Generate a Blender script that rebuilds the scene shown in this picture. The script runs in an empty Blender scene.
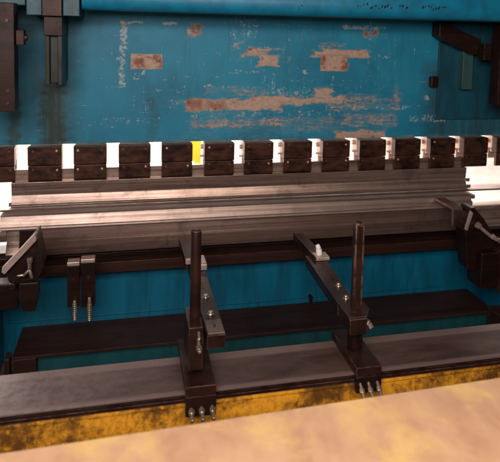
import bpy, bmesh, math, random
import numpy as np
from mathutils import Vector, Matrix
random.seed(7)
C = bpy.context.scene.collection
H = 1.7            # eye height above the floor; z values below are given relative to the eye

# ------------------------------------------------------------------ helpers
def build(name, bm, mat, parent=None, smooth=False):
    me = bpy.data.meshes.new(name)
    bmesh.ops.recalc_face_normals(bm, faces=bm.faces)
    bm.to_mesh(me); bm.free()
    me.materials.append(mat)
    o = bpy.data.objects.new(name, me); C.objects.link(o)
    if smooth:
        for p in me.polygons: p.use_smooth = True
        try: me.set_sharp_from_angle(angle=math.radians(38))
        except Exception: pass
    if parent: 
        o.parent = parent
        o.matrix_parent_inverse = Matrix.Translation(-parent.location)
    return o

def empty(name, loc, label, cat, group=None):
    o = bpy.data.objects.new(name, None); C.objects.link(o)
    o.location = (loc[0], loc[1], loc[2] + H)
    o.empty_display_size = .05
    tag(o, label, cat, group); return o

def tag(o, label, cat=None, group=None):
    o['label'] = label
    if cat: o['category'] = cat
    if group: o['group'] = group
    return o

def join(bm, other):
    me = bpy.data.meshes.new('tmp'); other.to_mesh(me); other.free()
    bm.from_mesh(me); bpy.data.meshes.remove(me)

def box(bm, x0, x1, y0, y1, z0, z1, bev=.0015, seg=2, rot=0, tilt=0, shear=0):
    b = bmesh.new()
    bmesh.ops.create_cube(b, size=1)
    bmesh.ops.scale(b, verts=b.verts, vec=(abs(x1-x0), abs(y1-y0), abs(z1-z0)))
    if bev: bmesh.ops.bevel(b, geom=b.edges[:], offset=bev, segments=seg, profile=.5, affect='EDGES')
    if rot: bmesh.ops.rotate(b, verts=b.verts, cent=(0,0,0), matrix=Matrix.Rotation(rot, 3, 'Z'))
    if tilt: bmesh.ops.rotate(b, verts=b.verts, cent=(0,0,0), matrix=Matrix.Rotation(tilt, 3, 'Y'))
    bmesh.ops.translate(b, verts=b.verts, vec=((x0+x1)/2, (y0+y1)/2, (z0+z1)/2 + H))
    join(bm, b); return bm

def prism_x(bm, prof, x0, x1, bev=.0012, seg=2, x0b=None):
    """profile of (y, z) extruded along x"""
    b = bmesh.new()
    a = [b.verts.new((x0, y, z + H)) for y, z in prof]
    c = [b.verts.new((x1, y, z + H)) for y, z in prof]
    n = len(prof)
    b.faces.new(a); b.faces.new(c[::-1])
    for i in range(n): b.faces.new((a[i], c[i], c[(i+1) % n], a[(i+1) % n]))
    bmesh.ops.recalc_face_normals(b, faces=b.faces)
    if bev: bmesh.ops.bevel(b, geom=b.edges[:], offset=bev, segments=seg, profile=.5, affect='EDGES', clamp_overlap=True)
    join(bm, b); return bm

def prism_pts(bm, pts, vec, bev=.0012):
    """polygon pts (x,y,z rel. eye) extruded by vec"""
    b = bmesh.new(); v = Vector(vec)
    a = [b.verts.new(Vector(p) + Vector((0, 0, H))) for p in pts]
    c = [b.verts.new(Vector(p) + v + Vector((0, 0, H))) for p in pts]
    n = len(pts)
    b.faces.new(a); b.faces.new(c[::-1])
    for i in range(n): b.faces.new((a[i], c[i], c[(i+1) % n], a[(i+1) % n]))
    bmesh.ops.recalc_face_normals(b, faces=b.faces)
    if bev: bmesh.ops.bevel(b, geom=b.edges[:], offset=bev, segments=2, profile=.5, affect='EDGES', clamp_overlap=True)
    join(bm, b); return bm

def cyl(bm, p, q, r, n=24, bev=.001, r2=None):
    p = Vector(p) + Vector((0, 0, H)); q = Vector(q) + Vector((0, 0, H)); d = q - p
    b = bmesh.new()
    bmesh.ops.create_cone(b, cap_ends=True, segments=n, radius1=r, radius2=r if r2 is None else r2, depth=d.length)
    if bev:
        e = [e for e in b.edges if len(e.link_faces) == 2 and any(len(f.verts) > 4 for f in e.link_faces)]
        bmesh.ops.bevel(b, geom=e, offset=bev, segments=2, profile=.5, affect='EDGES')
    bmesh.ops.rotate(b, verts=b.verts, cent=(0, 0, 0), matrix=Vector((0, 0, 1)).rotation_difference(d.normalized()).to_matrix())
    bmesh.ops.translate(b, verts=b.verts, vec=(p + q) / 2)
    join(bm, b); return bm

def hexbolt(bm, p, axis, r, h, sock=True):
    """socket-cap screw head standing on p along axis"""
    a = Vector(axis).normalized(); p = Vector(p)
    cyl(bm, p - a*.002, p + a*h, r, 18, r*.15)
    cyl(bm, p + a*(h-.0005), p + a*(h+.0012), r*.5, 6, 0)
    return bm

# ------------------------------------------------------------------ materials
class NT:
    def __init__(s, name):
        s.m = bpy.data.materials.new(name); s.m.use_nodes = True
        s.t = s.m.node_tree; s.n = s.t.nodes; s.b = s.n['Principled BSDF']
        s.co = s.n.new('ShaderNodeTexCoord').outputs['Object']
    def link(s, a, b): s.t.links.new(a, b)
    def mapped(s, scale):
        m = s.n.new('ShaderNodeMapping'); m.inputs['Scale'].default_value = scale
        s.link(s.co, m.inputs['Vector']); return m.outputs[0]
    def noise(s, scale=(1,1,1), sc=5, det=6, rough=.6, dist=0):
        n = s.n.new('ShaderNodeTexNoise'); n.inputs['Scale'].default_value = sc
        n.inputs['Detail'].default_value = det; n.inputs['Roughness'].default_value = rough
        n.inputs['Distortion'].default_value = dist
        s.link(s.mapped(scale), n.inputs['Vector']); return n.outputs['Fac']
    def ramp(s, fac, lo, hi, a=0., b=1., smooth=True):
        r = s.n.new('ShaderNodeMapRange'); r.interpolation_type = 'SMOOTHSTEP' if smooth else 'LINEAR'
        r.inputs[1].default_value = lo; r.inputs[2].default_value = hi
        r.inputs[3].default_value = a; r.inputs[4].default_value = b
        s.link(fac, r.inputs[0]); return r.outputs[0]
    def mix(s, fac, a, b):
        m = s.n.new('ShaderNodeMix'); m.data_type = 'RGBA'
        for i, v in ((0, fac), (6, a), (7, b)):
            if isinstance(v, (int, float)): m.inputs[i].default_value = v
            elif isinstance(v, tuple): m.inputs[i].default_value = (*v, 1)
            else: s.link(v, m.inputs[i])
        return m.outputs[2]
    def math(s, op, a, b=0.):
        m = s.n.new('ShaderNodeMath'); m.operation = op
        for i, v in ((0, a), (1, b)):
            if isinstance(v, (int, float)): m.inputs[i].default_value = v
            else: s.link(v, m.inputs[i])
        return m.outputs[0]
    def attr(s, name):
        a = s.n.new('ShaderNodeAttribute'); a.attribute_name = name
        sp = s.n.new('ShaderNodeSeparateColor'); s.link(a.outputs['Color'], sp.inputs[0])
        return sp.outputs[0], sp.outputs[1], sp.outputs[2]
    def bump(s, h, strength=.2, dist=.002):
        b = s.n.new('ShaderNodeBump'); b.inputs['Strength'].default_value = strength
        b.inputs['Distance'].default_value = dist; s.link(h, b.inputs['Height'])
        s.link(b.outputs[0], s.b.inputs['Normal'])
    def done(s, col, rough=.5, metal=0., spec=.5):
        for k, v in (('Base Color', col), ('Roughness', rough), ('Metallic', metal), ('Specular IOR Level', spec)):
            if isinstance(v, (int, float)): s.b.inputs[k].default_value = v
            elif isinstance(v, tuple): s.b.inputs[k].default_value = (*v, 1)
            else: s.link(v, s.b.inputs[k])
        return s.m

def steel(name, base, stain, rough=.42, metal=.75, streak=(1, 8, 14), amount=.5, rust=(.16, .055, .02), rustamt=.62, sc=2.5, edge=None):
    """oily worn machine steel: long streaks along x, blotches of oil, specks of rust"""
    t = NT(name)
    st = t.noise(streak, sc, 8, .65)
    bl = t.noise((1, 1, 1), 9, 6, .65, .4)
    fine = t.noise((1, 3, 3), 160, 3, .6)
    c = t.mix(t.ramp(st, .35, .7), base, stain)
    c = t.mix(t.math('MULTIPLY', t.ramp(bl, .5, .72), amount), c, tuple(v*.45 for v in stain))
    c = t.mix(t.math('MULTIPLY', t.ramp(t.noise((1,1,1), 34, 8, .75), rustamt, rustamt+.1), .75), c, rust)
    c = t.mix(t.math('MULTIPLY', t.ramp(fine, .58, .75), .25), c, tuple(min(1, v*1.7) for v in base))
    r = t.math('ADD', t.math('MULTIPLY', bl, .35), rough-.17)
    if edge:      # edge highlights painted into the colour, broken up by noise
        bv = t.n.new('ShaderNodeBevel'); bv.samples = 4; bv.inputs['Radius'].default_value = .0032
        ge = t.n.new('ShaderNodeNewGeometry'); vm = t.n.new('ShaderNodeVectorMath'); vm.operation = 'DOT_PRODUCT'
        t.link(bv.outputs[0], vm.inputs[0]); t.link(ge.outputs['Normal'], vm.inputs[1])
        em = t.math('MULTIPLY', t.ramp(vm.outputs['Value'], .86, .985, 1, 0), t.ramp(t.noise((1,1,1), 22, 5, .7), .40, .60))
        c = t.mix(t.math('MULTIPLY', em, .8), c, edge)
    t.bump(t.math('ADD', fine, t.math('MULTIPLY', bl, 1.5)), .25, .0012)
    return t.done(c, r, metal, .28 if max(base) < .12 else .5)

M = {}
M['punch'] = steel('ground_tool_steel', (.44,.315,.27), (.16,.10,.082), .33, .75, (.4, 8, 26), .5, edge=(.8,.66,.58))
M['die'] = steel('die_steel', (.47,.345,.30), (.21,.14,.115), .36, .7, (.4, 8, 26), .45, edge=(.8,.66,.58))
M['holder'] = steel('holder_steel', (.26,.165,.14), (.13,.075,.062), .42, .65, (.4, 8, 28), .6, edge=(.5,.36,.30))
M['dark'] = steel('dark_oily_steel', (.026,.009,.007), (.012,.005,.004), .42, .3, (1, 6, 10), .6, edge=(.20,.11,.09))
M['ledge'] = steel('ledge_steel', (.050,.018,.013), (.024,.009,.007), .5, .3, (.6, 8, 14), .5, edge=(.30,.17,.13))  # base darkened: the shadow under the die holder is in the colour
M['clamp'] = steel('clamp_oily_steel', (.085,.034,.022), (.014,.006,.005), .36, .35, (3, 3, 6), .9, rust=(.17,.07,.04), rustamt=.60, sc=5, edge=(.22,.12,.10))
M['wedge'] = steel('wedge_machined_steel', (.62,.42,.36), (.45,.28,.23), .45, .35, (5, 5, 5), .2)
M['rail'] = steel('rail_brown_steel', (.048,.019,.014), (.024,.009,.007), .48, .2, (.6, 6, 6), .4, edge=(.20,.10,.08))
M['gauge'] = steel('gauge_steel', (.15,.095,.095), (.075,.043,.042), .42, .4, (1, 2.2, 2), .5)
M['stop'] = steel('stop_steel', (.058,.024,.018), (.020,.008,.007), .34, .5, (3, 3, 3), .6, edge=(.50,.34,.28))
M['plate'] = steel('bevel_plate_steel', (.62,.47,.42), (.42,.30,.26), .38, .6, (3, 3, 3), .3)
M['bolt'] = steel('bright_bolt_steel', (.75,.62,.52), (.5,.36,.28), .3, .9, (20, 20, 20), .2, rustamt=.7)
M['bolt2'] = steel('oily_bolt_steel', (.16,.09,.07), (.08,.04,.03), .35, .6, (20, 20, 20), .5)
M['whitecap'] = NT('white_plastic'); M['whitecap'] = M['whitecap'].done((.80,.74,.70), .45)

def blue_paint(name, base=(.006,.19,.32), dark=(.004,.12,.22), grime=.5, streak=(3, 3, .8)):
    t = NT(name)
    a = t.noise(streak, 4, 8, .6); b = t.noise((1,1,1), 22, 8, .7); v = t.noise((14, 14, .9), 3, 6, .6)
    c = t.mix(t.ramp(a, .35, .7), base, dark)
    c = t.mix(t.math('MULTIPLY', t.ramp(v, .52, .75), grime), c, (.012,.03,.03))
    c = t.mix(t.math('MULTIPLY', t.ramp(t.noise((2.6, 2.6, .55), 2.3, 7, .66, .3), .54, .70), grime*1.3), c, (.008,.026,.018))
    c = t.mix(t.math('MULTIPLY', t.ramp(b, .64, .70), .8), c, (.05,.028,.018))
    c = t.mix(t.math('MULTIPLY', t.ramp(t.noise((40, 40, 3), 3, 6, .7), .64, .72), .4), c, (.10,.20,.22))
    t.bump(t.math('ADD', a, t.math('MULTIPLY', b, .4)), .3, .002)
    return t.done(c, t.math('ADD', t.math('MULTIPLY', b, .3), .3), 0, .4)
M['blue'] = blue_paint('blue_machine_paint')
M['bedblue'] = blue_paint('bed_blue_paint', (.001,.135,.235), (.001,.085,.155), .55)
M['lipblue'] = blue_paint('beam_blue_paint', (.003,.20,.36), (.003,.14,.26), .2, (3, 3, 3))
M['teal2'] = blue_paint('guide_blue_paint', (.004,.075,.12), (.005,.040,.06), .8)  # darker blue; on the beam brackets it stands in for shadow
M['strip'] = blue_paint('worn_strip_paint', (.035,.095,.10), (.02,.055,.06), .5)
M['strip2'] = steel('oily_guide_strip', (.022,.030,.026), (.016,.010,.007), .45, .2, (8, 8, 1), .7)
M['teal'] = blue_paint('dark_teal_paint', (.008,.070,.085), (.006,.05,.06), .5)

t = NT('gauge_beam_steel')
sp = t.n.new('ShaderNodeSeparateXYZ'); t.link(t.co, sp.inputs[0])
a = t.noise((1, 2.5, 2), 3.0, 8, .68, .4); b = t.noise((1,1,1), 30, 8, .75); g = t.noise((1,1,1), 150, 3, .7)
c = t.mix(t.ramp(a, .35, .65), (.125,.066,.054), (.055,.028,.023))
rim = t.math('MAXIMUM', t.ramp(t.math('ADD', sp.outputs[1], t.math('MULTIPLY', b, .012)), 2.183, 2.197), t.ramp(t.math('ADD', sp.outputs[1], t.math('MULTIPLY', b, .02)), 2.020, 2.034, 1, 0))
c = t.mix(t.math('MULTIPLY', rim, .75), c, (.24,.155,.14))  # rubbed rims, with the edge highlight painted in as paler bands
dust_sheen = t.math('MULTIPLY', t.ramp(sp.outputs[0], -.45, .25, 1, 0), t.ramp(b, .35, .65, .35, 1))
c = t.mix(t.math('MULTIPLY', dust_sheen, .75), c, (.36,.275,.275))  # sheen of the left end painted as a paler dusty tone
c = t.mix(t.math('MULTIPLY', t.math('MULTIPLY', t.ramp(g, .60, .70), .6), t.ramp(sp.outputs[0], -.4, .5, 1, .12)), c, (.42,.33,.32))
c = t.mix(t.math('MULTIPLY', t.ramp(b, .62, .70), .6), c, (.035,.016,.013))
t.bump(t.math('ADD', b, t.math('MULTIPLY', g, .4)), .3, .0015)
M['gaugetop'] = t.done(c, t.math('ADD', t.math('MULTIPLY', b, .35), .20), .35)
# ---- yellow paint, heavily soiled
t = NT('yellow_paint_oily')
a = t.noise((2.0, 1, 2.5), 2.6, 6, .66); b = t.noise((1.8, 1, 1.4), 26, 8, .75); w = t.noise((1, 1, 1), 90, 5, .7)
c = t.mix(t.ramp(b, .35, .7), (.82,.36,.025), (.62,.24,.014))
c = t.mix(t.math('MULTIPLY', t.ramp(t.math('ADD', a, t.math('MULTIPLY', t.math('SUBTRACT', b, .5), .5)), .40, .66), .92), c, (.075,.026,.008))
c = t.mix(t.math('MULTIPLY', t.ramp(w, .63, .70), .6), c, (.08,.03,.012))
t.bump(t.math('ADD', a, b), .3, .002)
M['yellow'] = t.done(c, t.math('ADD', t.math('MULTIPLY', b, .4), .25), 0, .5)

# ---- floor: painted concrete in warm light
t = NT('warm_painted_concrete')
a = t.noise((2.5, .8, 1), 2.6, 6, .6, .5); b = t.noise((1, 1, 1), 14, 6, .7); g = t.noise((1,1,1), 120, 3, .6)
c = t.mix(t.ramp(a, .38, .68), (.66,.36,.22), (.74,.43,.17))
c = t.mix(t.math('MULTIPLY', t.ramp(b, .5, .75), .45), c, (.50,.27,.19))
t.bump(t.math('ADD', b, t.math('MULTIPLY', g, .3)), .3, .004)
M['floor'] = t.done(c, t.ramp(a, .3, .7, .32, .5), 0, .5)

t = NT('bench_top_paint')
a = t.noise((1.2, .9, 1), 4.5, 5, .6, .6); b = t.noise((1, 1, 1), 20, 6, .7); g = t.noise((3, 1.6, 1), 3.5, 5, .6, .3)
c = t.mix(t.ramp(g, .32, .70), (.72,.43,.26), (.56,.31,.19))
c = t.mix(t.math('MULTIPLY', t.ramp(a, .46, .66), .8), c, (.86,.55,.20))  # yellow blobs: soft reflections painted into the colour
c = t.mix(t.math('MULTIPLY', t.ramp(b, .5, .75), .3), c, (.55,.31,.19))
M['bench'] = t.done(c, t.ramp(a, .3, .7, .35, .5), 0, .5)
M['floor'] = steel('grey_concrete', (.20,.16,.14), (.14,.11,.10), .7, 0, (1,1,1), .4)
t = NT('white_hall_wall'); M['wall'] = t.done(t.mix(t.ramp(t.noise((1,1,1), 1.5), .4, .7), (.86,.83,.79), (.80,.76,.72)), .8)
t = NT('yellow_enamel'); M['enamel'] = t.done(t.mix(t.ramp(t.noise((1,1,1), 8), .4, .7), (.72,.24,.006), (.6,.19,.005)), .4)

# ---- ram paint with real worn areas (position of wear stored on the mesh)
t = NT('worn_ram_paint')
R_, W_, D_ = t.attr('wear')
L_ = [n for n in t.n if n.type == 'ATTRIBUTE'][0].outputs['Alpha']
n1 = t.noise((1, 1, 1.5), 17, 10, .74, .3); n2 = t.noise((1, 1, 1), 75, 6, .75); n3 = t.noise((1.2, 1, 7), 22, 7, .75)
nb = t.noise((1,1,1), 3.2, 5, .6); nv = t.noise((16, 16, .7), 3.4, 7, .65)
c = t.mix(t.ramp(nb, .35, .68), (.011,.215,.345), (.007,.160,.275))
c = t.mix(t.math('MULTIPLY', t.ramp(nv, .52, .72), .35), c, (.016,.072,.10))
c = t.mix(t.math('MULTIPLY', t.ramp(t.noise((60, 60, 3), 3, 6, .7), .60, .72), .30), c, (.16,.26,.30))
c = t.mix(t.math('MULTIPLY', t.ramp(n2, .66, .71), .55), c, (.20,.24,.25))
# stains, darker corners and a darker bottom edge
c = t.mix(t.math('MULTIPLY', t.ramp(t.noise((1.5, 1, .8), 2.6, 7, .7, .5), .50, .70), .45), c, (.010,.085,.125))
c = t.mix(t.math('MULTIPLY', t.ramp(t.noise((1, 1, 1), 6, 8, .75), .55, .70), .28), c, (.05,.27,.37))
dm = t.math('MULTIPLY', D_, t.ramp(t.math('ADD', nv, t.math('MULTIPLY', n1, .4)), .45, .75, .55, 1.15))
c = t.mix(t.math('MINIMUM', dm, .93), c, (.022,.028,.016))
# primer / rust
mixn = t.math('ADD', t.math('ADD', t.math('MULTIPLY', n1, .40), t.math('MULTIPLY', n3, .35)), t.math('MULTIPLY', n2, .25))
rm = t.ramp(t.math('ADD', R_, t.math('MULTIPLY', t.math('SUBTRACT', mixn, .5), 3.6)), .56, .84)
prim = t.mix(t.ramp(n2, .35, .65), (.47,.32,.25), (.36,.23,.175))
prim = t.mix(t.ramp(n1, .56, .64), prim, (.19,.060,.028))
prim = t.mix(t.math('MULTIPLY', t.ramp(t.noise((1,1,1), 33, 6, .7), .57, .66), .7), prim, (.46,.36,.31))
c = t.mix(t.math('MULTIPLY', t.ramp(t.math('ADD', R_, t.math('MULTIPLY', t.math('SUBTRACT', n3, .5), 2.5)), .2, .7), .35), c, (.20,.24,.25))
prim = t.mix(t.math('MULTIPLY', L_, t.ramp(n1, .38, .52)), prim, (.20,.055,.025))
c = t.mix(rm, c, prim)
wm = t.ramp(t.math('ADD', W_, t.math('MULTIPLY', t.math('SUBTRACT', t.math('ADD', t.math('MULTIPLY', n1, .25), t.math('MULTIPLY', n2, .75)), .5), 3.4)), .60, .86)
c = t.mix(t.math('MULTIPLY', wm, .62), c, (.50,.47,.45))
t.bump(t.math('SUBTRACT', t.math('MULTIPLY', nb, .5), t.math('MULTIPLY', rm, .5)), .35, .0015)
M['ram'] = t.done(c, t.math('ADD', t.math('MULTIPLY', n1, .25), .38), 0, .35)

RR = [(0.205, -0.446, 0.316, -0.394, 0.35), (0.317, -0.502, 0.682, -0.467, 0.35), (0.513, -0.578, 1.128, -0.505, 0.42), (0.897, -0.426, 1.474, -0.391, 0.5), (0.267, -0.621, 0.793, -0.548, 0.3), (0.044, -0.633, 0.37, -0.596, 0.3), (0.023, -0.247, 0.174, -0.174, 1.3), (1.007, -0.25, 1.156, -0.171, 1.3), (0.961, -0.173, 1.275, -0.139, 0.9), (0.999, -0.137, 1.141, -0.102, 0.55), (0.301, -0.46, 0.789, -0.4, 1.0), (0.626, -0.43, 1.151, -0.39, 0.95), (1.065, -0.431, 1.308, -0.392, 0.6), (0.979, -0.392, 1.076, -0.343, 0.95), (0.391, -0.374, 0.547, -0.343, 0.5), (0.531, -0.38, 0.722, -0.343, 0.6), (1.064, -0.465, 1.327, -0.386, 0.6), (0.317, -0.552, 0.514, -0.503, 0.66), (0.534, -0.546, 0.791, -0.505, 0.68), (0.79, -0.561, 1.099, -0.503, 0.55), (0.791, -0.582, 1.014, -0.551, 0.55), (1.099, -0.622, 1.393, -0.578, 0.85), (1.136, -0.555, 1.45, -0.485, 0.62), (1.192, -0.466, 1.476, -0.43, 0.5), (1.434, -0.477, 1.47, -0.331, 0.6), (0.595, -0.18, 0.728, -0.135, 0.88), (0.664, -0.227, 0.772, -0.175, 0.9), (0.542, -0.13, 0.568, -0.1, 0.8), (0.569, -0.187, 0.601, -0.156, 0.75), (0.814, -0.221, 0.832, -0.184, 0.65), (0.291, -0.083, 0.347, -0.044, 0.85), (0.321, -0.073, 0.362, -0.013, 0.8), (1.24, -0.068, 1.323, -0.027, 0.8), (-0.035, -0.027, -0.006, -0.008, 0.9), (0.727, -0.147, 0.808, -0.133, 0.6), (-0.311, -0.683, 2.117, -0.614, 0.5)]
WR = [(-0.171, -0.504, 0.191, -0.492, 0.5), (0.116, -0.364, 0.29, -0.353, 0.5), (0.523, -0.094, 0.557, 0.059, 0.5), (0.686, -0.354, 0.705, -0.196, 0.45), (1.06, -0.408, 1.082, -0.256, 0.45), (-0.124, -0.205, -0.105, -0.049, 0.4), (0.339, -0.281, 0.519, -0.272, 0.45), (0.785, -0.31, 1.006, -0.301, 0.45), (0.077, -0.283, 0.096, -0.253, 0.7), (0.885, -0.14, 0.906, 0.018, 0.4), (0.205, -0.425, 0.296, -0.404, 0.55), (0.393, -0.499, 0.445, -0.446, 0.5), (0.601, -0.501, 0.629, -0.459, 0.5), (-0.03, -0.022, 0.08, -0.012, 0.9), (-0.03, -0.154, 0.004, -0.027, 0.8), (-0.034, -0.343, -0.005, -0.155, 0.72), (-0.1, -0.343, -0.029, -0.334, 0.6), (0.177, -0.025, 0.251, -0.012, 0.85), (1.125, -0.024, 1.368, -0.003, 0.75), (1.31, -0.067, 1.387, -0.047, 0.55), (0.565, -0.092, 0.662, 0.034, 0.5), (0.508, -0.269, 0.719, -0.25, 0.55), (0.909, -0.268, 0.932, -0.247, 0.9), (1.297, -0.188, 1.404, -0.162, 0.5), (0.391, -0.338, 0.427, -0.328, 0.85), (1.181, -0.461, 1.536, -0.447, 0.62), (1.538, -0.537, 1.755, -0.494, 0.6), (1.618, -0.41, 1.65, -0.382, 0.8), (0.732, -0.386, 1.008, -0.343, 0.55), (0.443, -0.364, 1.064, -0.353, 0.5), (0.734, -0.492, 0.768, -0.407, 0.5), (0.317, -0.507, 1.125, -0.467, 0.5), (0.038, -0.303, 0.072, -0.273, 0.6), (0.198, -0.212, 0.223, -0.182, 0.4), (0.297, -0.2, 0.323, -0.099, 0.35), (0.265, -0.343, 0.732, -0.333, 0.5), (0.735, -0.322, 0.753, -0.259, 0.55), (1.267, -0.354, 1.299, 0.028, 0.45)]
TR = [(-0.264, -0.542, 0.157, -0.506, 0.7), (0.534, -0.269, 0.698, -0.244, 0.7), (1.538, -0.531, 1.761, -0.5, 0.6)]
DR = [(1.84, -0.648, 2.115, -0.354, 0.6), (-0.579, -0.628, -0.311, -0.449, 0.35), (0.117, -0.634, 0.148, -0.404, 0.3), (-0.308, -0.63, -0.241, -0.015, 0.3), (-0.378, -0.629, -0.292, -0.324, 0.95), (-0.387, -0.629, -0.302, -0.334, 0.9), (-0.543, -0.624, -0.492, -0.401, 0.7), (1.66, -0.63, 1.792, -0.241, 0.55), (1.774, -0.636, 2.115, -0.297, 0.5), (1.699, -0.354, 1.777, -0.286, 0.8), (-0.573, -0.111, -0.309, 0.071, 0.4), (-0.489, -0.627, -0.38, -0.21, 0.35)]
LR = [(0.033, -0.243, 0.076, -0.184, 1.0), (0.139, -0.242, 0.169, -0.182, 1.0), (1.007, -0.246, 1.032, -0.176, 1.0), (1.131, -0.239, 1.156, -0.175, 1.0), (0.301, -0.457, 0.367, -0.4, 0.7), (0.392, -0.458, 0.496, -0.41, 0.6), (1.252, -0.058, 1.311, -0.032, 1.0), (0.321, -0.063, 0.362, -0.023, 1.0), (-0.035, -0.026, -0.002, -0.008, 1.0)]

def make_ram(parent):
    X0, X1, Z0, Z1, s = -.92, 2.75, -.619, .30, .0032
    nx = int((X1-X0)/s)+1; nz = int((Z1-Z0)/s)+1
    xs = np.linspace(X0, X1, nx); zs = np.linspace(Z0, Z1, nz)
    gx, gz = np.meshgrid(xs, zs)
    rng = np.random.default_rng(5)
    def vnoise(fx, fz):                     # smooth value noise on the plate
        g = rng.uniform(-1, 1, (int(nz/fz)+3, int(nx/fx)+3))
        v = np.arange(nz)/fz; u = np.arange(nx)/fx
        i, j = v.astype(int), u.astype(int); a = (v-i)[:,None]; c = (u-j)[None,:]
        a = a*a*(3-2*a); c = c*c*(3-2*c)
        return (g[i][:,j]*(1-a)+g[i+1][:,j]*a)*(1-c)+(g[i][:,j+1]*(1-a)+g[i+1][:,j+1]*a)*c
    wx = .016*vnoise(14, 6)+.008*vnoise(5, 3); wz = .009*vnoise(22, 7)+.006*vnoise(7, 3)+.004*vnoise(3, 2)
    def area(rs, soft, warp=1.):
        gx_, gz_ = gx, gz
        return area_(rs, soft, gx_+wx*warp, gz_+wz*warp)
    def area_(rs, soft, gx, gz):
        m = np.zeros_like(gx)
        for x0, z0, x1, z1, w in rs:
            k = min(soft, (z1-z0)*.45, (x1-x0)*.45)
            d = np.minimum(np.minimum(gx-x0, x1-gx), np.minimum(gz-z0, z1-gz))
            m = np.maximum(m, w*np.clip(d/k*.5+.75, 0, 1))
        return m
    R = area([r for r in RR if r[4] < 1.2], .012, .9)*(1+.14*vnoise(30, 3))
    R = np.maximum(R, area([r for r in RR if r[4] >= 1.2], .003, .12)*1.1)
    W = area(WR, .008, .45)
    for k in range(650):                    # short scrapes, mostly along the plate
        band = rng.random()
        x = rng.normal(.75, .45); z = -.44+rng.normal(0, .085) if band < .75 else rng.uniform(-.6, .0)
        L = rng.exponential(.045)+.008; jz = int((z-Z0)/s); jx = int((x-X0)/s); n = max(2, int(L/s))
        if 0 < jz < nz-2 and 0 < jx < nx-n-1: W[jz, jx:jx+n] = np.maximum(W[jz, jx:jx+n], rng.uniform(.40, .82)*np.sin(np.linspace(.2, 2.9, n)))
    for k in range(260):
        x = rng.uniform(-.1, 1.6); z = rng.uniform(-.58, 0); n = int((rng.exponential(.03)+.008)/s)+2; jz = int((z-Z0)/s); jx = int((x-X0)/s)
        if 0 < jz < nz-n-1: W[jz:jz+n, jx] = np.maximum(W[jz:jz+n, jx], rng.uniform(.4, .75))
    T = area(TR, .004, .3)
    cell = rng.random((nz//1+1, nx//1+1))[:nz, :nx]          # worn remains of stencilled characters
    cu = ((gx-X0)/.0064).astype(int); cv = ((gz-Z0)/.0064).astype(int)
    glyph = (cell[cv, cu] > .42) & (cu % 4 != 3)
    fade = np.clip(.85+.35*vnoise(25, 20), .4, 1.1)
    W = np.maximum(W, T*glyph*fade)
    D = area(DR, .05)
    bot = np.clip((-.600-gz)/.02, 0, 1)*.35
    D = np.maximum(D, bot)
    verts = np.stack([gx, np.full_like(gx, 3.3), gz+H], -1).reshape(-1, 3)
    i = np.arange(nx*nz).reshape(nz, nx)
    f = np.stack([i[:-1,:-1], i[:-1,1:], i[1:,1:], i[1:,:-1]], -1).reshape(-1, 4)
    # back sheet corners and rim so that the plate has its thickness
    back = np.array([[X0,3.36,Z0+H],[X1,3.36,Z0+H],[X1,3.36,Z1+H],[X0,3.36,Z1+H]])
    nv = nx*nz
    verts = np.vstack([verts, back])
    a, b, cc, d = 0, nx-1, nv-1, nv-nx
    faces = f.tolist() + [[nv+1,nv,nv+3,nv+2]]
    faces += [list(i[0,:][::-1])+[nv,nv+1], list(i[-1,:])+[nv+2,nv+3], list(i[:,0])+[nv+3,nv], list(i[:,-1][::-1])+[nv+1,nv+2]]
    me = bpy.data.meshes.new('ram'); me.from_pydata(verts.tolist(), [], [[int(q) for q in p] for p in faces])
    at = me.color_attributes.new('wear', 'FLOAT_COLOR', 'POINT')
    col = np.zeros((nv+4, 4)); col[:nv,0] = R.ravel(); col[:nv,1] = W.ravel(); col[:nv,2] = D.ravel(); col[:nv,3] = area(LR, .012, .6).ravel()
    at.data.foreach_set('color', col.ravel().astype(np.float32))
    me.materials.append(M['ram'])
    o = bpy.data.objects.new('ram', me); C.objects.link(o); o.parent = parent
    o.matrix_parent_inverse = Matrix.Translation(-parent.location)
    return o

# ------------------------------------------------------------------ setting
def struct(name, bm, m):
    o = build(name, bm, m); o['kind'] = 'structure'; o['label'] = {'floor': 'dim concrete floor under the machine', 'wall': 'bright white hall wall behind the machine'}[name]; return o
struct('floor', box(bmesh.new(), -9, 12, -4, 14, -1.95, -1.70, 0), M['floor'])
struct('wall', box(bmesh.new(), -9, 12, 9, 9.2, -1.70, 4, 0), M['wall'])

# ------------------------------------------------------------------ the press brake
press = empty('press_brake', (.7, 3.3, -1.7), 'large blue press brake with scraped and rusty paint, filling the picture', 'press brake')
ram = make_ram(press); ram['label'] = 'worn blue ram plate with scraped bands and two bare rectangles'

# upper beam with rounded lower nose
prof = [(3.295,.060),(3.295,.42),(2.97,.42),(2.965,.17)]
for k in range(9):
    a = math.radians(k*11.25); prof.append((3.005-.045*math.cos(a), .090-.055*math.sin(a)))
prof += [(3.06,.033),(3.06,.048)]
ub = build('upper_beam', prism_x(bmesh.new(), prof, -.189, 2.75, .002), M['lipblue'], press, True)
# score marks in the beam's paint
for cx, cnt in ((.80, 1), (1.08, 12), (1.30, 3), (1.42, 9)):
    for k in range(cnt):
        x = cx + k*.0155 + random.uniform(-.004, .004); z = .086 + random.uniform(-.008, .012)
        build('score_mark', box(bmesh.new(), x, x+random.uniform(.003,.008), 2.9575, 2.9650, z, z+random.uniform(.004,.018), .0005, 1, tilt=.5), M['dark'], ub)

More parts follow.
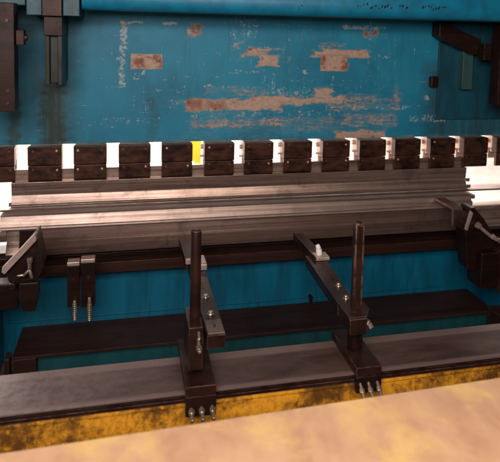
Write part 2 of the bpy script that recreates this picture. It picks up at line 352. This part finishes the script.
bm = bmesh.new(); box(bm, -.265, -.196, 2.96, 3.29, .004, .42, .003)
build('beam_bracket', bm, M['teal2'], press)  # dark paint carries the shadow on this bracket
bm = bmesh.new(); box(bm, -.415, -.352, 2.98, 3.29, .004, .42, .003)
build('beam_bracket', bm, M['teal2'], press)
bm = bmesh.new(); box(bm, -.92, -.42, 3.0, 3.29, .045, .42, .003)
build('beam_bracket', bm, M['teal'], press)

# brown guide bar hanging at the left of the ram
bm = bmesh.new()
box(bm, -.349, -.268, 2.955, 3.2, .002, .30, .003); 
g = build('guide_bar', bm, M['rail'], press); g['label'] = 'brown rusty guide bar at the left of the ram'
bm = bmesh.new(); box(bm, -.345, -.270, 2.985, 3.295, -.082, .000, .002)
build('guide_block', bm, M['dark'], g)
bm = bmesh.new()
box(bm, -.343, -.325, 3.01, 3.296, -.298, -.083, .002); box(bm, -.290, -.272, 3.00, 3.296, -.300, -.083, .002); box(bm, -.3245, -.2905, 3.03, 3.296, -.292, -.083, .002)
build('guide_strip', bm, M['strip2'], g)
bm = bmesh.new(); box(bm, -.62, -.443, 2.85, 2.95, -.396, .052, .003)
cg = build('cylinder_guard', bm, M['dark'], press); cg['label'] = 'dark vertical guard at the upper left corner'
bm = bmesh.new(); box(bm, -.442, -.408, 2.87, 2.92, -.122, -.058, .004); cyl(bm, (-.412, 2.895, -.09), (-.398, 2.895, -.09), .014)
build('guard_lug', bm, M['dark'], cg)
for z in (-.36, -.31, -.02): build('bolt', hexbolt(bmesh.new(), (-.47, 2.85, z), (0,-1,0), .007, .006), M['clamp'], cg)

# right side: hydraulic link and guide
bm = bmesh.new(); prism_pts(bm, [(1.645,3.20,.020),(1.70,3.20,.022),(1.76,3.20,-.012),(1.83,3.20,-.035),(1.90,3.20,-.06),(1.90,3.20,-.150),(1.84,3.20,-.145),(1.77,3.20,-.11),(1.70,3.20,-.085),(1.645,3.20,-.050)], (0,.095,0), .003)
lk = build('link_bar', bm, M['dark'], press); lk['label'] = 'dark brown slanting link at the upper right'
bm = bmesh.new(); box(bm, 1.885, 1.975, 3.14, 3.198, -.175, -.085, .004); cyl(bm, (1.90,3.13,-.13), (1.90,3.20,-.13), .022)
build('link_end', bm, M['dark'], lk)
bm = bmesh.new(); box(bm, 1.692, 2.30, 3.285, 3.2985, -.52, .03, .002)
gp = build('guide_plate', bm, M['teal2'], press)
bm = bmesh.new(); box(bm, 1.815, 1.878, 3.235, 3.2845, -.345, -.10, .003)
build('guide_strip', bm, M['strip'], press)
bm = bmesh.new(); box(bm, 1.640, 1.685, 3.262, 3.2965, -.335, -.275, .006)
build('guide_lug', bm, M['dark'], press)
bm = bmesh.new(); box(bm, 1.928, 2.16, 3.05, 3.14, -.415, .035, .003)
cg2 = build('cylinder_guard', bm, M['dark'], press); cg2['label'] = 'dark vertical guard at the right edge'

# tool clamps below the ram -------------------------------------------------
def clamp(x):
    cw = .153; x += random.uniform(-.003, .002)
    bm = bmesh.new(); prism_x(bm, [(3.242,-.622),(3.296,-.622),(3.296,-.712),(3.246,-.712),(3.242,-.708)], x, x+cw, .002)
    r = build('tool_clamp', bm, M['clamp'], press)
    bm = bmesh.new(); prism_x(bm, [(3.245,-.714),(3.268,-.714),(3.268,-.789),(3.252,-.789),(3.245,-.780)], x+.001, x+cw-.001, .002)
    build('clamp_plate', bm, M['clamp'], r)
    bm = bmesh.new(); prism_x(bm, [(3.297,-.622),(3.372,-.622),(3.376,-.632),(3.376,-.662),(3.368,-.672),(3.368,-.70),(3.352,-.716),(3.352,-.745),(3.337,-.760),(3.337,-.705),(3.322,-.690),(3.322,-.716),(3.297,-.716)], x+.004, x+cw-.004, .0015)
    build('clamp_wedge', bm, M['wedge'], r)
    if x > .3:
        zz = -.655 + random.uniform(-.006, .006)
        build('clamp_pin', cyl(bmesh.new(), (x-.009, 3.345, zz), (x+.006, 3.345, zz), .013, 12, .002), M['wedge'], r)
        build('clamp_pin', cyl(bmesh.new(), (x-.014, 3.325, zz-.045), (x+.006, 3.325, zz-.045), .006, 10), M['wedge'], r)
    for dx in (.022, cw-.022):
        for z, yy in ((-.640, 3.242), (-.732, 3.245)):
            bm = bmesh.new(); hexbolt(bm, (x+dx+random.uniform(-.003,.003), yy, z+random.uniform(-.003,.003)), (0,-1,0), .0055, .004)
            build('bolt', bm, M['plate'] if random.random() < .3 else M['bolt2'], r)
    return r
for k in range(-2, 14):
    x = -.4510 + .2093*k
    if k == -2: continue
    clamp(x)

# table: recessed web, ledge, bed plate, shelf -------------------------------
bm = bmesh.new(); box(bm, -1.1, 2.9, 3.275, 3.40, -1.19, -1.142, .002); box(bm, -1.1, 2.9, 3.245, 3.30, -1.170, -1.160, .002)
build('table_web', bm, M['dark'], press)  # dark steel stands in for the shadow in the recess
bm = bmesh.new(); prism_x(bm, [(3.205,-1.194),(3.40,-1.191),(3.40,-1.252),(3.215,-1.252),(3.205,-1.246)], -.40, 2.9, .0015)
lg = build('table_ledge', bm, M['ledge'], press); lg['label'] = 'dark brown steel ledge above the blue bed plate'
bm = bmesh.new(); box(bm, -1.1, -.402, 3.24, 3.40, -1.252, -1.191, .003); build('table_end', bm, M['dark'], press)
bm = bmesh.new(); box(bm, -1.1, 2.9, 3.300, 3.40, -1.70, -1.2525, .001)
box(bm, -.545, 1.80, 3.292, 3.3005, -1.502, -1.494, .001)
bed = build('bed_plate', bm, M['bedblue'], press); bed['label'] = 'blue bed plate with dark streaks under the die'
bm = bmesh.new(); cyl(bm, (.984, 3.275, -1.495), (.984, 3.301, -1.495), .011); cyl(bm, (.984, 3.278, -1.517), (.984, 3.278, -1.49), .0085)
build('plug', bm, M['dark'], bed)
bm = bmesh.new(); box(bm, -.489, 1.945, 3.0, 3.2995, -1.543, -1.530, .0012)
sh = build('shelf', bm, M['rail'], press); sh['label'] = 'long brown steel shelf in front of the bed plate'
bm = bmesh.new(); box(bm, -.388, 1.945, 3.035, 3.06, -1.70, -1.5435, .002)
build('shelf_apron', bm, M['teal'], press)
bm = bmesh.new(); box(bm, -.485, -.389, 3.002, 3.05, -1.70, -1.5435, .002); box(bm, -.512, -.491, 2.93, 3.00, -1.70, -1.50, .003)
build('shelf_leg', bm, M['rail'], press)
bm = bmesh.new(); box(bm, -.66, -.575, 2.10, 3.299, -1.70, -1.24, .003)
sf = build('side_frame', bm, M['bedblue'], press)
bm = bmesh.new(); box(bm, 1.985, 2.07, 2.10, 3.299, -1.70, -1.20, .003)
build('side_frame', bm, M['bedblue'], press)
bm = bmesh.new(); box(bm, 1.90, 1.984, 2.40, 3.0, -1.70, -1.50, .004); box(bm, 1.80, 1.90, 2.45, 2.86, -1.70, -1.56, .004)
build('side_foot', bm, M['rail'], press)

# ------------------------------------------------------------------ tooling
bm = bmesh.new()
pr = [(3.298,-.735),(3.298,-.800),(3.300,-.800),(3.300,-.900),(3.262,-.912),(3.236,-.911),(3.232,-.907),(3.232,-.900),(3.239,-.896),(3.2565,-.857),(3.2565,-.851),
      (3.252,-.850),(3.247,-.792),(3.270,-.7905),(3.272,-.735)]
prism_x(bm, pr, -.525, 1.877, .0012)
pn = tag(build('punch', bm, M['punch'], None, False), 'long steel upper punch clamped under the ram, with a bright lower lip', 'punch')

for x0, x1, z0, z1 in ((1.8775, 1.897, -.872, -.853), (1.8775, 1.905, -.909, -.890), (-.536, -.5255, -.905, -.885)):
    build('end_plate', box(bmesh.new(), x0, x1, 3.242, 3.29, z0, z1, .0012), M['punch'], pn)
bm = bmesh.new(); prism_x(bm, [(3.225,-.9155),(3.33,-.9135),(3.33,-.925),(3.228,-.925)], -.572, 2.9, .001)
tag(build('steel_bar', bm, M['holder'], None), 'thin flat steel bar running between the punch and the die', 'bar')  # darker steel paints in the shade of the gaps around the bar

bm = bmesh.new()
prism_x(bm, [(3.196,-.940),(3.203,-.934),(3.33,-.931),(3.33,-1.000),(3.181,-1.003),(3.179,-.999),(3.1805,-.992),(3.1835,-.990),(3.1825,-.987)], -.566, 1.884, .0008)
de = tag(build('die', bm, M['die'], None, False), 'long light steel die block resting on the die holder', 'die')

for x0, x1, z0, z1 in ((1.8845, 1.912, -.962, -.940), (1.8845, 1.899, -.998, -.975)):
    build('end_plate', box(bmesh.new(), x0, x1, 3.20, 3.30, z0, z1, .0012), M['punch'], de)
hold = empty('die_holder', (.7, 3.25, -1.14), 'long brown steel die holder with a scored line, below the die block', 'die holder')
bm = bmesh.new()
prism_x(bm, [(3.198,-1.008),(3.33,-1.0045),(3.33,-1.1415),(3.206,-1.1415),(3.200,-1.137),(3.194,-1.068),(3.200,-1.064)], -.405, 1.838, .0012)
build('holder_body', bm, M['holder'], hold, True)
for x0, x1 in ((-.541, -.484), (1.905, 2.9)):
    bm = bmesh.new()
    prism_x(bm, [(3.206,-1.008),(3.36,-1.0045),(3.36,-1.1415),(3.19,-1.1415),(3.165,-1.114),(3.206,-1.066)], x0, x1, .0012)
    if x0 < 0: prism_x(bm, [(3.206,-1.012),(3.36,-1.012),(3.36,-1.064),(3.206,-1.064)], -1.1, -.5415, .0012)
    build('holder_rail', bm, M['punch'], hold, True)
for x0, x1 in ((-.482, -.407), (1.840, 1.903)):
    build('holder_end_block', box(bmesh.new(), x0, x1, 3.188, 3.33, -1.1415, -1.006, .002), M['dark'], hold)

# ------------------------------------------------------------------ backgauge beam
bar = empty('backgauge_beam', (.7, 2.1, -1.31), 'long grey-brown steel beam with a soiled yellow front, across the foreground', 'beam')
bm = bmesh.new(); box(bm, -1.6, 3.0, 2.0, 2.232, -1.203, -1.195, .0012); box(bm, -1.6, 3.0, 2.02, 2.222, -1.31, -1.2035, .001)
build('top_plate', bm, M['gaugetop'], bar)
bm = bmesh.new(); box(bm, -1.6, 3.0, 2.006, 2.0195, -1.2115, -1.2035, .0008); box(bm, -1.6, 3.0, 1.992, 2.0193, -1.2235, -1.2125, .0012)
build('front_lip', bm, M['stop'], bar)
bm = bmesh.new()
b = bmesh.new(); bmesh.ops.create_cube(b, size=1)
for v in b.verts:
    left = v.co.x < 0; low = v.co.z < 0
    v.co = Vector((-1.6 if left else 3.0, 1.999 if v.co.y < 0 else 2.0195, (-1.345 if low else -1.225) + H))
bmesh.ops.bevel(b, geom=b.edges[:], offset=.0015, segments=2, affect='EDGES'); join(bm, b)
box(bm, -1.6, 3.0, 1.9945, 1.9988, -1.2385, -1.2285, .001)
y = build('front_cover', bm, M['yellow'], bar); y['label'] = 'yellow painted front strip blackened with oil'
bench = empty('workbench', (.4, 1.2, -1.70), 'pale orange bench top, out of focus, along the bottom edge', 'bench')
bm = bmesh.new(); prism_pts(bm, [(-1.3,1.486,-1.03),(2.2,1.6045,-1.03),(2.25,.45,-1.03),(-1.25,.35,-1.03)], (0,0,.03), .004)
build('bench_top', bm, M['bench'], bench)
for x, y in ((-1.15, .42), (2.1, .52), (-1.18, 1.40), (2.05, 1.50)):
    build('leg', box(bmesh.new(), x-.03, x+.03, y-.03, y+.03, -1.699, -1.031, .003), M['stop'], bench)
# ------------------------------------------------------------------ backgauge stops
def slot(bm, x, y0, y1, z, w=.006):
    box(bm, x-w/2, x+w/2, y0, y1, z, z+.0012, 0)

def stop_left():
    r = empty('backgauge_stop', (.235, 2.1, -1.195), 'backgauge stop with a tall round post, left of the two stops', 'backgauge stop', 'backgauge stops standing on the beam')
    bm = bmesh.new(); box(bm, .187, .285, 1.975, 2.30, -1.194, -1.163, .0025)
    a = build('mounting_arm', bm, M['stop'], r)
    bm = bmesh.new(); box(bm, .187, .285, 1.972, 1.991, -1.262, -1.1945, .003)
    build('arm_end_plate', bm, M['dark'], a)
    for x in (.205, .238, .272):
        bm = bmesh.new(); cyl(bm, (x, 1.93, -1.252), (x, 1.974, -1.235), .006); cyl(bm, (x, 1.955, -1.2425), (x, 1.968, -1.2375), .0105, 6)
        build('bolt', bm, M['bolt'], a)
    bm = bmesh.new(); cyl(bm, (.227, 2.10, -1.163), (.227, 2.10, -.692), .0178, 32, .003)
    build('post', bm, M['stop'], r, True)
    bm = bmesh.new(); box(bm, .199, .246, 2.022, 2.178, -1.135, -.990, .003)
    k = build('clamp_block', bm, M['stop'], r)
    bm = bmesh.new(); cyl(bm, (.227, 2.09, -1.163), (.227, 2.09, -1.136), .024, 28, .002)
    build('clamp_foot', bm, M['dark'], k, True)
    bm = bmesh.new(); cyl(bm, (.230, 1.975, -1.052), (.230, 2.024, -1.030), .0055); cyl(bm, (.229,1.985,-1.050), (.229,1.999,-1.043), .010, 6); cyl(bm, (.231,2.000,-1.020), (.231,2.022,-1.006), .0045)
    build('set_screw', bm, M['bolt'], k)
    # finger
    bm = bmesh.new(); prism_pts(bm, [(.256,2.0,-1.057),(.316,2.0,-1.057),(.316,2.66,-1.057),(.256,2.66,-1.057)][::-1], (0,0,.046), .002)
    f = build('finger', bm, M['stop'], r)
    bm = bmesh.new(); box(bm, .2585, .3135, 2.003, 2.10, -1.0105, -1.0045, .0015)
    build('finger_cap', bm, M['holder'], f)
    for q in ((.286, 2.045, 2.065, -1.0045, .006), (.284, 2.37, 2.48, -1.011, .008)):
        bm = bmesh.new(); slot(bm, *q); build('slot', bm, M['dark'], f)
    for p in ((.286, 2.155), (.286, 2.295)):
        bm = bmesh.new(); cyl(bm, (p[0],p[1],-1.011), (p[0],p[1],-1.0085), .012); hexbolt(bm, (p[0], p[1], -1.0085), (0,0,1), .0085, .008)
        build('bolt', bm, M['bolt'], f)
    bm = bmesh.new()
    prism_pts(bm, [(.238,2.94,-1.009),(.290,2.93,-1.009),(.292,2.62,-1.009),(.245,2.62,-1.009)], (0,0,.014), .002)
    prism_pts(bm, [(.2375,2.94,-1.03),(.243,2.94,-1.03),(.248,2.60,-1.03),(.2425,2.60,-1.03)], (0,0,.036), .0015)
    build('finger_tip', bm, M['stop'], f)
    bm = bmesh.new(); box(bm, .290, .322, 2.55, 2.66, -1.0105, -.985, .003); cyl(bm, (.250, 2.60, -.996), (.250, 2.60, -.978), .013, 6)
    build('tip_lock', bm, M['plate'], f)
    return r

def stop_right():
    r = empty('backgauge_stop', (.806, 2.1, -1.195), 'backgauge stop with a white cap on its finger, right of the two stops', 'backgauge stop', 'backgauge stops standing on the beam')
    bm = bmesh.new(); box(bm, .762, .854, 1.972, 2.25, -1.194, -1.163, .0025)
    a = build('mounting_arm', bm, M['stop'], r)
    bm = bmesh.new(); box(bm, .762, .854, 1.969, 1.990, -1.252, -1.1945, .003)
    build('arm_end_plate', bm, M['dark'], a)
    for x, l in ((.776, .05), (.806, .055), (.838, .055)):
        bm = bmesh.new(); cyl(bm, (x, 1.972-l, -1.252), (x, 1.974, -1.218), .0058); cyl(bm, (x, 1.945, -1.2375), (x, 1.957, -1.229), .0095, 6)
        build('bolt', bm, M['bolt'], a)
    # flat-sided post with a slanted top
    bm = bmesh.new()
    b = bmesh.new(); bmesh.ops.create_cube(b, size=1)
    for v in b.verts:
        top = v.co.z > 0
        zz = (-.690 if v.co.x < 0 else -.700) if top else -1.163
        if top and v.co.y < 0: zz -= .006
        v.co = Vector((.785 if v.co.x < 0 else .821, 2.092 if v.co.y < 0 else 2.124, zz + H))
    bmesh.ops.bevel(b, geom=b.edges[:], offset=.006, segments=3, affect='EDGES'); join(bm, b)
    build('post', bm, M['stop'], r, True)
    bm = bmesh.new(); box(bm, .753, .818, 2.028, 2.150, -1.075, -1.018, .003); 
    prism_pts(bm, [(.751,2.028,-1.0175),(.815,2.030,-1.0175),(.846,2.088,-1.0175),(.846,2.150,-1.0175),(.751,2.150,-1.0175)], (0,0,.007), .001)
    k = build('clamp_block', bm, M['stop'], r)
    bm = bmesh.new(); cyl(bm, (.803, 2.108, -1.160), (.803, 2.108, -1.0755), .027, 28, .002)
    build('clamp_foot', bm, M['dark'], k, True)
    bm = bmesh.new(); cyl(bm, (.818, 2.07, -1.045), (.832, 2.048, -1.048), .012, 6); cyl(bm, (.832, 2.048, -1.048), (.838, 2.036, -1.060), .009, 6)
    build('set_screw', bm, M['bolt'], k)
    bm = bmesh.new(); cyl(bm, (.783, 2.07, -1.0105), (.783, 2.07, -1.0092), .004)
    build('slot', bm, M['dark'], k)
    bm = bmesh.new(); prism_pts(bm, [(.750,2.151,-1.058),(.816,2.151,-1.058),(.842,2.64,-1.058),(.762,2.64,-1.058)], (0,0,.046), .002)
    f = build('finger', bm, M['stop'], r)
    bm = bmesh.new(); slot(bm, .800, 2.36, 2.45, -1.012, .008); build('slot', bm, M['dark'], f)
    for p in ((.792, 2.185), (.801, 2.30)):
        bm = bmesh.new(); cyl(bm, (p[0],p[1],-1.012), (p[0],p[1],-1.0095), .012); hexbolt(bm, (p[0], p[1], -1.0095), (0,0,1), .0085, .008)
        build('bolt', bm, M['bolt'], f)
    bm = bmesh.new()
    prism_pts(bm, [(.777,2.905,-1.013),(.824,2.895,-1.013),(.834,2.63,-1.013),(.789,2.57,-1.013)], (0,0,.014), .002)
    prism_pts(bm, [(.774,2.905,-1.034),(.780,2.905,-1.034),(.790,2.57,-1.034),(.784,2.57,-1.034)], (0,0,.040), .0015)
    build('finger_tip', bm, M['stop'], f)
    bm = bmesh.new(); box(bm, .790, .850, 2.565, 2.635, -1.0115, -.996, .003)
    q = build('tip_lock', bm, M['plate'], f)
    bm = bmesh.new(); cyl(bm, (.812, 2.600, -.997), (.810, 2.602, -.972), .0135, 24, .002); cyl(bm, (.810, 2.602, -.972), (.804, 2.606, -.952), .012, 24, .004, r2=.009)
    build('cap', bm, M['whitecap'], q, True)
    return r
stop_left(); stop_right()

# ------------------------------------------------------------------ hanging clamps
def hanging(x0, x1, ztop, zbot, screwx, y, label):
    r = empty('hanging_clamp', ((x0+x1)/2, y, zbot), label, 'clamp', 'hanging clamps under the die holder')
    bm = bmesh.new(); box(bm, x0, x1, y, y+.035, zbot+.06, ztop-.0065, .003)
    bm2 = build('clamp_bar', bm, M['dark'], r)
    bm = bmesh.new(); box(bm, x0, x1, y-.004, y+.05, ztop-.006, ztop+.010, .002)
    build('top_lug', bm, M['plate'], r)
    bm = bmesh.new(); hexbolt(bm, ((x0+x1)/2, y, ztop-.075), (0,-1,0), .009, .006); build('bolt', bm, M['dark'], r)
    bm = bmesh.new(); cyl(bm, (screwx, y-.012, zbot), (screwx, y-.012, ztop-.165), .0085, 20, .002)
    n = 9
    for i in range(n):
        z = zbot + .004 + i*.009; cyl(bm, (screwx, y-.012, z), (screwx, y-.012, z+.004), .0115, 16, .001)
    build('screw', bm, M['bolt'], r, True)
    return r
hanging(-.255, -.201, -1.116, -1.376, -.222, 3.0, 'dark hanging clamp with a slim pale screw, the left one of the pair')
hanging(-.196, -.134, -1.106, -1.384, -.158, 3.0, 'dark hanging clamp with a fatter bright screw, the right one of the pair')

# ------------------------------------------------------------------ end supports
r = empty('end_support', (-.42, 2.8, -1.25), 'dark end support with a bright slanted edge plate, at the left under the die', 'support')
bm = bmesh.new(); prism_pts(bm, [(-.363,2.80,-.900),(-.492,2.80,-1.040),(-.494,2.80,-1.056),(-.482,2.80,-1.066),(-.358,2.80,-.930)], (0,.03,0), .0015)
build('edge_plate', bm, M['plate'], r)
bm = bmesh.new(); prism_pts(bm, [(-.362,2.831,-.915),(-.486,2.831,-1.062),(-.47,2.831,-1.115),(-.415,2.831,-1.130),(-.362,2.831,-1.12),(-.335,2.831,-1.055)], (0,.14,0), .003)
build('support_body', bm, M['dark'], r)
bm = bmesh.new(); prism_pts(bm, [(-.424,2.80,-1.11),(-.352,2.80,-1.11),(-.352,2.80,-1.165),(-.365,2.80,-1.236),(-.412,2.80,-1.232),(-.43,2.80,-1.165)], (0,.05,0), .003)
build('support_foot', bm, M['dark'], r)
bm = bmesh.new(); cyl(bm, (-.384,2.79,-1.000), (-.384,2.79,-1.050), .008); cyl(bm, (-.384,2.79,-.998), (-.384,2.79,-1.018), .012, 8); cyl(bm, (-.384,2.79,-1.048), (-.410,2.79,-1.075), .007); cyl(bm, (-.405,2.79,-1.070), (-.432,2.79,-1.072), .006); cyl(bm, (-.384,2.79,-1.05), (-.376,2.79,-1.085), .007)
build('lever_bolt', bm, M['bolt'], r, True)
bm = bmesh.new(); box(bm, -.72, -.44, 2.85, 2.93, -1.24, -1.128, .004); build('support_bracket', bm, M['dark'], r)
bm = bmesh.new(); cyl(bm, (-.455,2.80,-1.120), (-.455,2.83,-1.120), .012); build('bolt', bm, M['stop'], r)

r = empty('end_support', (1.8, 2.9, -1.37), 'dark slanted end support with a pale bolt rod, at the right end of the die', 'support')
bm = bmesh.new(); prism_pts(bm, [(1.713,2.90,-.935),(1.728,2.90,-.948),(1.699,2.90,-1.040),(1.686,2.90,-1.033)], (0,.014,0), .0015)
build('edge_plate', bm, M['plate'], r)
bm = bmesh.new(); prism_pts(bm, [(1.722,2.916,-.925),(1.745,2.916,-.925),(1.80,2.916,-.985),(1.90,2.916,-1.125),(1.98,2.916,-1.25),(1.98,2.916,-1.32),(1.72,2.916,-1.25),(1.694,2.916,-1.046)], (0,.10,0), .003)
build('support_body', bm, M['dark'], r)
bm = bmesh.new(); cyl(bm, (1.755,2.895,-1.012), (1.845,2.895,-1.085), .0095); cyl(bm, (1.748,2.895,-1.006), (1.764,2.895,-1.019), .017, 20)
cyl(bm, (1.838,2.893,-1.070), (1.868,2.893,-1.094), .012, 8)
build('lever_bolt', bm, M['plate'], r, True)
bm = bmesh.new(); cyl(bm, (1.868,2.885,-1.09), (1.878,2.88,-1.10), .012, 8); build('bolt', bm, M['bolt'], r)
bm = bmesh.new(); box(bm, 1.765, 1.865, 2.86, 3.0, -1.335, -1.150, .006); 
s = build('support_block', bm, M['dark'], r)
bm = bmesh.new(); box(bm, 1.868, 2.00, 2.84, 3.0, -1.36, -1.150, .006); build('support_block', bm, M['rail'], r)
bm = bmesh.new(); box(bm, 1.655, 1.712, 2.98, 3.18, -.955, -.940, .002); box(bm, 1.657, 1.666, 2.985, 3.0, -1.04, -.9555, .002)
build('support_tab', bm, M['holder'], r)

# ------------------------------------------------------------------ things in the hall beyond
r = empty('storage_crate', (.62, 6.6, -1.70), 'small bright yellow crate on the hall floor, glimpsed through a gap between the clamps', 'crate')
bm = bmesh.new(); box(bm, .50, .742, 6.5, 6.8, -1.699, -1.02, .012); build('crate_body', bm, M['enamel'], r)
bm = bmesh.new(); prism_pts(bm, [(.64,6.496,-1.50),(.715,6.496,-1.50),(.64,6.496,-1.40)], (0,.003,0), 0); build('corner_patch', bm, M['wall'], r)

# ------------------------------------------------------------------ lights
def area(name, loc, target, sx, sy, power, col):
    l = bpy.data.lights.new(name, 'AREA'); l.shape = 'RECTANGLE'; l.size = sx; l.size_y = sy; l.energy = power; l.color = col
    o = bpy.data.objects.new(name, l); C.objects.link(o); o.location = (loc[0], loc[1], loc[2]+H)
    d = Vector(target) - Vector(loc); o.rotation_euler = d.to_track_quat('-Z', 'Y').to_euler(); return o
area('hall_lamp_front', (-.6, -.4, .55), (.6, 3.3, -.5), 1.8, .7, 71, (1, .92, .87))
area('bench_fill', (.5, .5, .7), (.4, 1.35, -1.0), 1.6, .4, 31, (1, .86, .72))  # added unseen light, brightens the bench top and yellow strip
area('back_wall_fill', (.8, 5.2, 2.6), (.8, 9, -.4), 6, 1.2, 2600, (1, .95, .90))  # added light hidden behind the ram, overexposes the back wall
area('rear_fill_low', (.8, 6.0, 1.6), (.8, 3.3, -.9), 4, .8, 90, (1, .95, .90))  # added unseen light from behind, onto the rails and clamp sides

w = bpy.data.worlds.new('World'); bpy.context.scene.world = w; w.use_nodes = True
bg = w.node_tree.nodes['Background']; bg.inputs[0].default_value = (1, .82, .77, 1); bg.inputs[1].default_value = .05

# ------------------------------------------------------------------ camera
Fpx, yaw, pitch, roll, syp, sxp = 645.394, .25898, .086335, .027081, -151.884, 46.399
f = Vector((math.sin(yaw)*math.cos(pitch), math.cos(yaw)*math.cos(pitch), -math.sin(pitch)))
rt = Vector((math.cos(yaw), -math.sin(yaw), 0)); up = rt.cross(f)
r2 = rt*math.cos(roll) + up*math.sin(roll); u2 = -rt*math.sin(roll) + up*math.cos(roll)
cam = bpy.data.cameras.new('Camera'); cam.sensor_width = 36; cam.sensor_fit = 'HORIZONTAL'; cam.lens = Fpx/500*36
cam.shift_x = -sxp/500; cam.shift_y = syp/500
cam.clip_start = .05; cam.clip_end = 200
cam.dof.use_dof = True; cam.dof.focus_distance = 2.8; cam.dof.aperture_fstop = 3.0
co = bpy.data.objects.new('Camera', cam); C.objects.link(co)
mw = Matrix((r2, u2, -f)).transposed().to_4x4(); mw.translation = Vector((0, 0, H)); co.matrix_world = mw
sc = bpy.context.scene; sc.camera = co
sc.view_settings.view_transform = 'Standard'; sc.view_settings.look = 'None'; sc.view_settings.exposure = 0; sc.view_settings.gamma = 1
